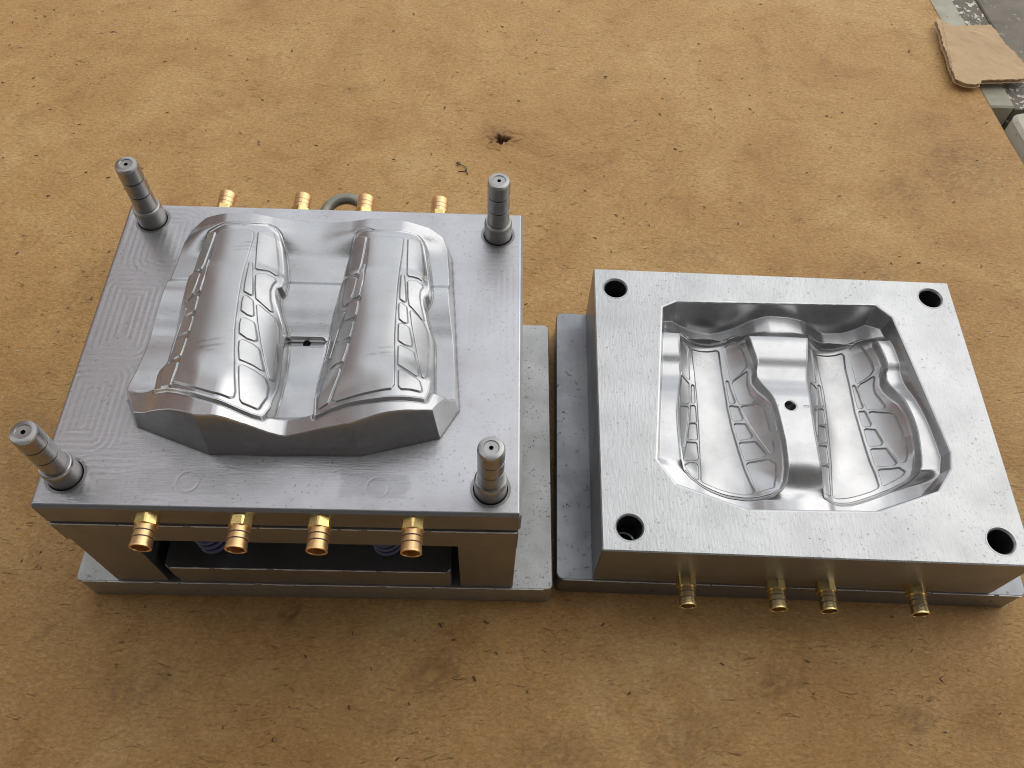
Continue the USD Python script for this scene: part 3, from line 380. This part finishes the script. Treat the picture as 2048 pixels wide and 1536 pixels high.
BLOTS = [(0.128, -0.0125, 0.0088, 0.008, 0.5625, 0.2), (0.05, 0.55, 0.024, 0.0096, 0.14, 0.4), (0.115, 0.6, 0.024, 0.008, 0.2, 0.15), (-0.045, 0.585, 0.016, 0.0056, 0.18, -0.3), (0.4, 0.63, 0.032, 0.016, 0.112, 0.2), (0.555, 0.52, 0.012, 0.0064, 0.12, 0.9), (0.75, 0.56, 0.048, 0.024, 0.1, 0.3), (0.33, 0.45, 0.04, 0.008, 0.072, -0.6), (0.66, 0.425, 0.008, 0.0048, 0.2, 0), (-0.055, -0.03, 0.0176, 0.004, 0.24, 0.7), (-0.27, 0.72, 0.008, 0.048, 0.12, -0.35), (-0.2, 0.7, 0.0048, 0.056, 0.1, -0.35), (0.21, -0.09, 0.016, 0.0096, 0.12, 0.4), (0.47, -0.075, 0.016, 0.016, 0.1, 0.1), (0.36, -0.03, 0.04, 0.008, 0.08, 0.2), (0.93, 0.5, 0.08, 0.04, 0.12, 0.2), (0.6, 0.66, 0.016, 0.008, 0.14, 0.1), (0.17, 0.47, 0.008, 0.0048, 0.12, 0), (0.8, 0.5, 0.05, 0.05, 0.22, 0.3), (0.72, 0.46, 0.03, 0.02, 0.2, 0.0), (0.5, -0.06, 0.02, 0.012, 0.3, 0.2), (0.6, -0.085, 0.015, 0.012, 0.3, 0.1), (0.43, -0.1, 0.03, 0.02, 0.25, 0.4), (0.02, -0.07, 0.03, 0.02, 0.22, 0.2), (0.24, -0.055, 0.02, 0.015, 0.3, 0.5), (0.33, -0.11, 0.03, 0.015, 0.25, 0.1), (-0.1, 0.3, 0.04, 0.05, 0.2, 0.2), (-0.12, 0.12, 0.03, 0.05, 0.2, 0.2), (0.66, 0.34, 0.03, 0.03, 0.22, 0.3), (0.48, 0.36, 0.04, 0.015, 0.2, 0.1)]

board()

ex = lambda y, off=0.0: EDGE0[0] + (EDGE1[0] - EDGE0[0]) * (y - EDGE0[1]) / (EDGE1[1] - EDGE0[1]) + off
def slanted(y0, y1, o0, o1, z0, z1, c=.001):
    """a bar along the board's edge, from o0 to o1 beyond it"""
    b = cbox(o0, o1, y0, y1, z0, z1, c); b.vertices[:, 0] += ex(b.vertices[:, 1]); return b
g = cbox(-2.5, 3.5, -2.0, 3.5, -.80, -.75); tag(obj('ground', g, M['rust']), kind='structure')
# unseen walls and cover, added to dim the near board and plate reflections
tag(obj('added_left_wall', cbox(-7.0, -1.15, 1.9, 2.1, -.8, 4.6), rough_mat('added_wall_brown', (.20, .115, .085), (.27, .17, .13), 2.0)), kind='structure')
shade_cover = trimesh.creation.extrude_polygon(sg.Polygon([(-6, -.05), (4, .05), (4, -4), (-6, -4)]), .05); shade_cover.apply_translation((0, 0, 1.3))
tag(obj('added_shade_cover', shade_cover, rough_mat('added_cover_grey', (.16, .15, .14), (.2, .19, .18), 2.0)), kind='structure')
tag(obj('added_rear_wall', cbox(-6.0, 4.0, -4.2, -4.0, -.8, 1.3), rough_mat('added_wall_grey', (.25, .23, .21), (.3, .28, .26), 2.0)), kind='structure')
t = thing('bench_frame', 'pale painted steel bench frame beside the board edge, with flaking paint', 'bench frame')
obj('pale_rail', slanted(.606, 1.25, .0015, .034, -.04, -.003, .002), M['railpaint'], t)
obj('flaked_strip', slanted(.606, 1.25, .0345, .068, -.04, -.006, .001), M['flaked'], t)
obj('grey_sheet', slanted(.665, 1.25, .0685, .19, -.04, -.004, .0012), M['greysheet'], t)
obj('gap_filler', slanted(.30, 1.25, .0, .30, -.075, -.055, .001), M['rust'], t)  # added dark sheet that fills the dark gap under the rails
o = rbox(.022, .16, .20, .598, -.045, -.002, .018, .004); o.vertices[:, 0] += ex(o.vertices[:, 1])
tag(obj('pitted_rail', o, M['pitted'], smooth=35), 'white painted steel bar end, pitted and rounded, beside the board edge', 'steel bar')

def cardboard():
    P = [(.8284, .7555), (.8245, .700), (.8218, .660), (.8203, .6330), (.8300, .6285), (.8400, .6265), (.8495, .6285), (.853, .6350), (.872, .6375), (.905, .6420), (.922, .6520), (.915, .680), (.905, .705), (.898, .745), (.880, .744), (.862, .741), (.845, .742)]
    r = np.random.default_rng(3); pts = []
    for a, b in zip(P, P[1:] + P[:1]):
        n = max(2, int(np.hypot(b[0] - a[0], b[1] - a[1]) / .003))
        for k in range(n): pts.append((a[0] + (b[0] - a[0]) * k / n + r.normal(0, .0005), a[1] + (b[1] - a[1]) * k / n + r.normal(0, .0005)))
    poly = sg.Polygon(pts).buffer(0)
    def sheet(pl, z0, th, n=.004):
        xs, ys = np.arange(.815, .93, n), np.arange(.62, .765, n)
        m = trimesh.creation.extrude_polygon(pl, th); m = m.subdivide_to_size(.012)
        x, y = m.vertices[:, 0], m.vertices[:, 1]
        m.vertices[:, 2] += z0 + .004 * ((x - .86) / .05) ** 2 * (x < .86) + .001 * sm(.66, .62, y) + (meshkit.fbm(m.vertices * [60, 60, 0], 3, 4) - .5) * .003
        return m
    t = thing('cardboard_scrap', 'torn brown cardboard scrap lying across the board edge at the back', 'cardboard')
    obj('face_sheet', sheet(poly, .0085, .0007), M['card'], t)
    obj('fluted_core', sheet(poly.buffer(-.0012), .0052, .0030), M['cardedge'], t)
    obj('back_sheet', sheet(poly.buffer(.0006), .0040, .0007), M['card'], t)

ZT, Z1, Z2, ZB = .1714, .1464, .1198, .0314
# ---- the core half
core = thing('core_mould_half', 'left mould half with four guide pins and two raised shin guard cores', 'mould')
INSERT = rounded([(41.7, 75.9), (52.5, 55.7), (102.5, 37.2), (196.9, 38.5), (246.9, 52.3), (258.5, 73.4), (255.4, 107), (251.5, 156), (249.8, 175), (247.8, 200), (243, 213), (231, 219.5), (70, 219.5), (57, 212),
                  (53, 200), (50.5, 175), (48.5, 156), (44.5, 107)], 1.2)
def core_extra(X, Y, z):
    d = np.hypot(X - np.clip(X, 143.0, 162.6), Y - 120.7)
    z = z - 1.7 * sm(3.3, 2.7, d) + .25 * np.exp(-((d - 3.7) / .4) ** 2)
    z = z - .6 * sm(.75, .35, np.abs(Y - 120.7)) * sm(14.5, 13.5, np.abs(X - 152.7))
    r = np.hypot(X - 152.8, Y - 120.3)
    z = z - 9 * sm(2.5, 2.0, r)
    # facets of the ends, and a shallow step in the parting surface
    return z
def core_wear_shade(X, Y):
    n = meshkit.fbm(np.stack([X * .35, Y * .9, 0 * X], -1), 3, 8)
    w = np.zeros_like(X)
    for cx, cy, rx, ry, a in ((103, 93, 8, 1.0, .5), (101, 97.5, 8, .8, .45), (104, 89.5, 3, .6, .4), (110, 185, 5.5, .8, .5), (108, 181, 7, .7, .4), (107, 177.5, 8, .6, .35), (212, 97, 5, .8, .4), (209, 92, 8, 1.1, .45), (216, 91, 6, .7, .3)):
        w = np.maximum(w, a * np.exp(-(np.abs((X - cx - .0) / rx) ** 4 + ((Y - cy - .22 * (X - cx)) / ry) ** 2)) * sm(.3, .55, n + .1))
    r = np.hypot(X - 152.8, Y - 120.3); w = np.maximum(w, .97 * sm(3.0, 2.4, r))  # gate hole's shade painted into the colour
    d = np.hypot(X - np.clip(X, 143.0, 162.6), Y - 120.7); w = np.maximum(w, .7 * sm(3.1, 2.5, d))  # slot painted darker to deepen it, standing in for shade
    n2 = meshkit.fbm(np.stack([X * 1.1, Y * 1.1, 0 * X + 3], -1), 4, 5)
    w = np.maximum(w, .75 * sm(.66, .74, n2) * np.exp(-((np.abs(X - 152) - 9) / 4) ** 2 - ((Y - 132) / 7) ** 2))
    w = np.maximum(w, .75 * np.exp(-((X - 231.5) / 5.5) ** 2 - ((Y - 206) / 2.6) ** 2) * sm(.3, .6, n2 + .12))
    return w
F = field(36, 266, 32, 226, INSERT, CORES, TRACE['core'], TRACE['core_panels'], .13, 1, core_extra)
holder = UsdGeom.Xform.Define(stage, path_for(core, 'core_block')).GetPrim()
UsdGeom.Xform(holder).AddTranslateOp().Set(Gf.Vec3d(0, 0, ZT))
PINS = [(280.3, 17.9), (281.0, 227.3), (16.7, 21.3), (20.9, 232.8)]
def split_core():
    xs, ys, X, Y, z, s, cid, pid, ng = F
    split(core, (xs, ys, X, Y, z + ZT * 1000, s, cid, pid, ng), 'parting_block', 'shin_guard_core', 'raised_panel', M['polish'], M['polish'], M['panel'], core_wear_shade)
stage.RemovePrim(holder.GetPath())
split_core()
# the plate that carries the cores: machined top face over a chamfered body
Wd, Dp = 300.0, 249.7
def plate_top():
    st = .8; xs, ys = np.concatenate([[1.5], np.linspace(1.9, Wd - 1.9, 375), [Wd - 1.5]]), np.concatenate([[1.5], np.linspace(1.9, Dp - 1.9, 312), [Dp - 1.5]])
    X, Y = np.meshgrid(xs, ys); s = sdf(INSERT, X.ravel(), Y.ravel()).reshape(X.shape)
    n = meshkit.fbm(np.stack([X * .05, Y * .05, 0 * X], -1), 3, 1)
    d = np.full(X.shape, 1e9)
    for bx0, bx1, by0, by1 in ((6, 26, 48, 92), (12, 36, 118, 168), (30, 44, 196, 232), (30, 56, 8, 26), (264, 290, 118, 196), (262, 294, 40, 84), (96, 220, 236, 246)):
        qx, qy = np.abs(X - (bx0 + bx1) / 2) - (bx1 - bx0) / 2, np.abs(Y - (by0 + by1) / 2) - (by1 - by0) / 2
        d = np.minimum(d, np.hypot(np.maximum(qx, 0), np.maximum(qy, 0)) + np.minimum(np.maximum(qx, qy), 0))
    d = d + 20 + .35 * (n - .5)
    saw = (d / 4.3) % 1.0
    z = .10 * (saw - sm(.80, 1.0, saw)) 
    amp = np.clip(sm(70, 20, X) + .35 * sm(235, 270, X) * sm(110, 160, Y) + .25, 0, 1)
    smooth_front = sm(32, 26, Y) * sm(62, 80, X) * sm(262, 235, X)
    amp = amp * (1 - smooth_front) * (.5 + n)
    z = z * amp + .10 * (meshkit.fbm(np.stack([X * .12, Y * .12, 0 * X + 9], -1), 4, 6) - .5) * (.4 + .6 * (1 - smooth_front))
    z[[0, -1], :] = -.55; z[:, [0, -1]] = -.55
    wear_shade = np.zeros_like(X)
    for cx, cy in ((92.3, 18.6), (210, 17.3)):
        r = np.hypot(X - cx, Y - cy); z -= .12 * np.exp(-((r - 6.8) / .55) ** 2); wear_shade = np.maximum(wear_shade, .28 * np.exp(-((r - 6.8) / .5) ** 2))
    n3 = meshkit.fbm(np.stack([X * .06, Y * .5, 0 * X + 2], -1), 4, 3)
    box = sm(-1.5, 1.5, 21 - np.abs(X - 208 + 0) + 6 * (n3 - .5)) * sm(-1, 1, 8.5 - np.abs(Y - 19) + 9 * (n3 - .5)); wear_shade = np.maximum(wear_shade, .26 * box)
    box = sm(-2, 2, 27 - np.abs(X - 90) + 10 * (n3 - .5)) * sm(-1, 1, 8 - np.abs(Y - 18.5) + 5 * (n3 - .5)); wear_shade = np.maximum(wear_shade, .14 * box)
    rim = np.exp(-np.maximum(s - .2, 0) / 1.3) * sm(.3, .75, meshkit.fbm(np.stack([X * .8, Y * .8, 0 * X + 4], -1), 4, 9)); wear_shade = np.maximum(wear_shade, np.maximum(.6 * rim, .85 * sm(.9, .3, s) * sm(-1.5, -.2, s)))
    hole = np.min([np.hypot(X - px, Y - py) for px, py in PINS], axis=0)
    wear_shade = np.maximum(wear_shade, .5 * np.exp(-np.maximum(hole - 11.3, 0) / 1.0))
    V = np.stack([X, Y, z + ZT * 1000 + .02], -1).reshape(-1, 3) / 1000
    ny, nx = X.shape; i = (np.arange(ny - 1)[:, None] * nx + np.arange(nx - 1)[None]).ravel(); Q = np.stack([i, i + 1, i + nx + 1, i + nx], 1)
    keep = (hole.ravel()[Q].min(1) > 11.2) & (s.ravel()[Q].min(1) > -6)
    Q = Q[keep]; u, inv = np.unique(Q, return_inverse=True)
    return obj('milled_top_face', (V[u], inv.reshape(Q.shape)), M['milled'], core, smooth=True, primvars={'wear_shade': wear_shade.ravel()[u]})
body = to_m3(cbox(0, Wd / 1000, 0, Dp / 1000, Z1 + .0002, ZT - .0002, .0017))
for px, py in PINS: body -= m3.Manifold.cylinder(.03, .0115, .0115, 48).translate((px / 1000, py / 1000, ZT - .008))
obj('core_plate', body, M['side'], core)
plate_top()
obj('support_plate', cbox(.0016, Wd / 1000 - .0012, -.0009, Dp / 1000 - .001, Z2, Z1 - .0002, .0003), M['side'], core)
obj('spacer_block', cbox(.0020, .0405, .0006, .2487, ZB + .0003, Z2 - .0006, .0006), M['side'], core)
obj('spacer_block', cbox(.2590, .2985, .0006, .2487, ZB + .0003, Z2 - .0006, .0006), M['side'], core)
obj('clamp_plate', rbox(-.0293, Wd / 1000 + .0289, -.0006, .2455, 0, ZB, .005, .0007), M['plate'], core)
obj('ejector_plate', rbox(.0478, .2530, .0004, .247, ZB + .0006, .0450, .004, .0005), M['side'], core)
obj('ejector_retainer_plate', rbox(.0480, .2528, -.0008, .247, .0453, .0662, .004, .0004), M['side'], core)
for px, py in ((82, 19), (207, 20), (82, 222), (207, 222)):
    a = np.linspace(0, 2 * np.pi * 6.2, 220); r = 9.6
    pts = np.stack([px + r * np.cos(a), py + r * np.sin(a), 66.8 + (Z2 * 1000 - 67.5) * a / a[-1]], -1) / 1000
    obj('return_spring', tube(pts, .0021, 8), M['spring'], core, smooth=True)
obj('screw_head', moved(lathe([(0, .0012), (.0042, .0012), (.005, .0002), (.005, -.003)], 24), (.226, .019, .0664)), M['void'], core)
for px, py in PINS:
    prof = [(.0012, .046), (.0013, .0560), (.0042, .0562), (.0046, .0568), (.0056, .0568), (.0073, .0563), (.0079, .0550), (.0081, .0535), (.0081, .0436), (.0075, .0434), (.0075, .0425), (.0081, .0423),
            (.0081, .0302), (.0075, .0300), (.0075, .0291), (.0081, .0289), (.0081, .0160), (.0082, .0156), (.0090, .0156), (.0096, .0152), (.0099, .0144), (.0102, .0138), (.0103, .0120), (.0103, -.0075)]
    cx, cy = px / 1000, py / 1000
    pin = obj('guide_pin', moved(lathe((prof[2:1:-1] and [(.0013, .0561)] + prof[2:])[::-1], 56), (cx, cy, ZT)), M['pin'], core, smooth=25)
    obj('centre_hole', moved(lathe([(.00135, .05618), (.0013, .0545), (.0012, .047), (0, .046)][::-1], 24), (cx, cy, ZT)), M['void'], pin, smooth=25)
    for h in (.04295, .02955):
        obj('oil_groove', moved(lathe([(.0078, h + .0007), (.0079, h + .0004), (.0079, h - .0004), (.0078, h - .0007)][::-1], 56), (cx, cy, ZT)), M['groove'], pin, smooth=25)
    obj('hole_rim', moved(lathe([(.0109, -.0079), (.0110, .00008), (.0128, .00008), (.0129, -.0003)][::-1], 56), (cx, cy, ZT)), M['groove'] if False else M['side'], core, smooth=25)
HEX_TURN = iter([.30, .12, .52, .45, .2, .6, .35, .1, .28, .62, .55, .18])
def hose_fitting(parent, x, y, z, d, brass='brass'):
    """a brass hose barb screwed in at (x, y, z), pointing along -y (d = -1) or +y"""
    T = lambda m: moved(moved(m, (0, 0, 0), (-d * np.pi / 2, (1, 0, 0))), (x, y, z))
    turn = next(HEX_TURN)
    h = trimesh.creation.cylinder(.0079, .0066, sections=6); h.apply_translation((0, 0, .0033)); h.apply_transform(trimesh.transformations.rotation_matrix(turn * np.pi / 3, (0, 0, 1)))
    hh = to_m3(h) ^ m3.Manifold.cylinder(.0067, .0074, .0076, 40)
    spig = [(.0061, .0058), (.0062, .0064), (.0066, .0104), (.0062, .0106), (.0062, .0110), (.0066, .0146), (.0062, .0148), (.0062, .0152), (.0066, .0190), (.0066, .0194), (.0067, .0197), (.0067, .0207), (.0067, .0211),
            (.0055, .0212), (.0053, .0208), (.0052, .0100), (.0030, .0096), (.0028, .0130), (.0012, .0135), (0, .0135)]
    f = obj('hose_fitting', T(lathe(spig, 48)), M[brass], parent, smooth=28)
    v, fc, _ = meshkit.arrays(hh)
    obj('hex_nut', T(trimesh.Trimesh(v, fc, process=False)), M['hexbrass'], f)
    for hz in (.0108, .0150):
        obj('barb_groove', T(lathe([(.00628, hz - .00035), (.00628, hz + .00035)], 48)), M['groove'], f, smooth=True)
for x in (.0690, .1265, .1755, .2328): hose_fitting(core, x, 0, .1605, -1)
for x in (.0670, .1262, .1758, .2342): hose_fitting(core, x, Dp / 1000, .1600, 1)
a = np.linspace(-.15 * np.pi, 1.15 * np.pi, 40)
ring = np.stack([.1570 + .0180 * np.cos(a), .2665 + .0200 * np.sin(a), .1400 + .004 * np.sin(a)], -1)
ring = np.vstack([[.167, .2440, .134], [.1715, .252, .136], *ring, [.1425, .252, .136], [.147, .2440, .134]])
obj('lifting_eye', tube(ring, .0046, 16), M['eye'], core, smooth=True)

# ---- the cavity half
RX, RY, RA = .3594, .0085, -.018
RZT, RZB = .0928, .0298
cav = thing('cavity_mould_half', 'right mould half with two hollow shin guard cavities and four corner bores', 'mould', (RX, RY, 0), RA)
RW, RD = 306.7, 254.1
POCKET = rounded([(55.7, 216.4), (68.4, 223.4), (239.3, 228.0), (251.4, 215.2), (269.3, 88.2), (265.9, 73.4), (251.5, 54.4), (203.2, 36.3), (106.7, 33.9), (55.1, 52.4), (42, 73.1), (42.9, 80.7)], 1.6)
BORES = [(18.1, 233.6), (287.9, 236.6), (20.3, 18.2), (286.9, 18.1)]
def cav_extra(X, Y, z):
    r = np.hypot(X - 154.6, Y - 129.8)
    z = z + 14 * sm(4.3, 3.7, r) + .35 * sm(5.6, 5.0, r)
    d = np.abs(Y - 129.4); ax = np.abs(X - 154.9)
    return z + .4 * sm(.8, .45, d) * sm(14.6, 14.2, ax) * sm(9.8, 10.2, ax)
def cav_wear_shade(X, Y):
    r = np.hypot(X - 154.6, Y - 129.8)
    w = .93 * sm(3.9, 3.4, r)  # sprue hole's shade painted into the colour
    n2 = meshkit.fbm(np.stack([X * 1.1, Y * 1.1, 0 * X + 3], -1), 4, 5)
    w = np.maximum(w, .6 * sm(.66, .76, n2) * np.exp(-(np.minimum(np.abs(X - 97), np.abs(X - 205)) / 14) ** 2 - ((Y - 183) / 10) ** 2))
    return w
F2 = field(38, 274, 30, 232, POCKET, CAVS, TRACE['cav'], TRACE['cav_panels'], .25, -1, cav_extra)
xs, ys, X, Y, z, s, cid, pid, names = F2
split(cav, (xs, ys, X, Y, z + RZT * 1000, s, cid, pid, names), 'parting_pocket', 'shin_guard_cavity', 'recessed_panel', M['polish'], M['polish'], M['panel'], cav_wear_shade)
blk = to_m3(cbox(0, RW / 1000, 0, RD / 1000, RZB + .0003, RZT, .0009))
pg = sg.Polygon(POCKET).buffer(.05)
pm = trimesh.creation.extrude_polygon(shapely.affinity.scale(pg, .001, .001, origin=(0, 0)), .2); pm.apply_translation((0, 0, .036))
blk -= to_m3(pm)
for px, py in BORES: blk -= m3.Manifold.cylinder(.1, .0113, .0113, 56).translate((px / 1000, py / 1000, RZB + .006))
v, f, _ = meshkit.arrays(blk)
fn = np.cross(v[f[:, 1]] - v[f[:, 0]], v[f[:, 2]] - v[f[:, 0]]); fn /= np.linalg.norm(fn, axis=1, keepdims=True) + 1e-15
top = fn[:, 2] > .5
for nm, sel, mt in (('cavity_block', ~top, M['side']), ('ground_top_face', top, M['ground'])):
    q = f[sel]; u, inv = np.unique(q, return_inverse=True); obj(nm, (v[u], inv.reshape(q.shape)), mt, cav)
obj('clamp_plate', rbox(-.0276, RW / 1000 + .0286, -.0008, .2522, 0, RZB, .006, .0008), M['plate2'], cav)
for px, py in BORES:
    prof = [(.0114, -.02), (.0112, .00015), (.0104, .00018), (.0096, -.0008), (.0092, -.0016), (.0092, -.0330), (.0080, -.0334), (.0078, -.0345), (.0078, -.0560), (0, -.0560)]
    b = obj('guide_bushing', moved(lathe(prof[:5], 56), (px / 1000, py / 1000, RZT)), M['ground'], cav, smooth=30)
    obj('bushing_bore', moved(lathe(prof[4:6], 56), (px / 1000, py / 1000, RZT)), M['dark'], b, smooth=30)
    obj('bushing_step', moved(lathe(prof[5:8], 56), (px / 1000, py / 1000, RZT)), M['pin'], b, smooth=30)
    obj('bore_bottom', moved(lathe(prof[7:], 56), (px / 1000, py / 1000, RZT)), M['void'], b)
for x in (.0698, .1375, .1755, .2437): hose_fitting(cav, x, 0, .0395, -1, 'brass2')

# burred edges along the plate joints, sky glint put into a pale colour
def worn_edge_glint(parent, x0, x1, y, z, seed):
    r = np.random.default_rng(seed); x = x0
    segs = []
    while x < x1 - .006:
        L = r.uniform(.012, .07); e = min(x + L, x1)
        k = np.linspace(x, e, max(3, int((e - x) / .004))); segs.append(tube(np.column_stack([k, np.full_like(k, y) + r.normal(0, .00004, len(k)), np.full_like(k, z)]), np.clip(r.normal(.00042, .00008, len(k)), .0002, .0007), 6))
        x = e + r.uniform(.0005, .006)
    obj('worn_edge_glint', trimesh.util.concatenate(segs), M['edge'], parent, smooth=True)
worn_edge_glint(core, .002, .298, -.0009, Z1 - .0004, 1)
worn_edge_glint(core, .053, .249, -.0007, .0660, 2)
worn_edge_glint(core, -.024, .324, -.0006, ZB - .0003, 3)
worn_edge_glint(core, .260, .298, .0005, Z2 - .0010, 4)
worn_edge_glint(cav, -.022, .331, -.0008, RZB - .0004, 5)

cardboard()
# ---- scraps on the board
def wire_scrap():
    k = np.array([(913, 328), (916, 327), (920, 331), (917, 333), (914, 330), (922, 333), (930, 336), (934, 341), (931, 345), (924, 347), (918, 348)], float)
    p = np.array([(.2335, .4815), (.2355, .4825), (.2372, .4800), (.2352, .4788), (.2340, .4806), (.2385, .4786), (.2425, .4764), (.2448, .4730), (.2432, .4704), (.2395, .4694), (.2360, .4690)])
    from scipy.interpolate import splprep, splev
    tck, _ = splprep(p.T, s=0); c = np.array(splev(np.linspace(0, 1, 70), tck)).T
    z = .0010 + .0006 * np.sin(np.linspace(0, 5, 70))
    t = thing('wire_scrap', 'small bent scrap of thin dark wire on the board behind the left mould half', 'wire')
    obj('looped_strand', tube(np.column_stack([c, z]), .00045, 8), M['wire'], t, smooth=True)
    obj('straight_strand', tube(np.array([(.2440, .4722, .0012), (.2450, .4690, .0010), (.2465, .4650, .0009)]), .00055, 8), M['wire'], t, smooth=True)
wire_scrap()
def chips(name, n, region, zf, size, mat, label, cat, seed):
    r = np.random.default_rng(seed); parts = []
    for _ in range(n):
        x, y = region(r); L = size * r.uniform(.5, 1.6); a = r.uniform(0, 2 * np.pi)
        v = np.array([(-L, -.25 * L, 0), (L * .8, -.3 * L, 0), (L, .2 * L, 0), (-.6 * L, .35 * L, 0), (0, 0, .35 * L)]) * r.uniform(.6, 1.2, (5, 1))
        c, s_ = math.cos(a), math.sin(a); v = np.column_stack([v[:, 0] * c - v[:, 1] * s_ + x, v[:, 0] * s_ + v[:, 1] * c + y, v[:, 2] + zf])
        parts.append(trimesh.Trimesh(v, [(0, 1, 4), (1, 2, 4), (2, 3, 4), (3, 0, 4), (0, 2, 1), (0, 3, 2)], process=False))
    tag(obj(name, trimesh.util.concatenate(parts), mat), label, cat, kind='stuff')
def on_board(r):
    while True:
        x, y = r.uniform(-.36, .86), r.uniform(-.15, .80)
        if not (-.035 < x < .70 and -.005 < y < .265): return x, y
chips('metal_shavings', 150, on_board, .0004, .0009, M['shaving'], 'tiny bright metal shavings scattered over the board', 'shavings', 21)
M['flake'] = rough_mat('wood_flake', (0.085, 0.043, 0.018), (0.17, 0.095, 0.042), 60.0)
chips('wood_flakes', 420, on_board, .0003, .0016, M['flake'], 'small dark wood flakes strewn over the board', 'wood flakes', 22)
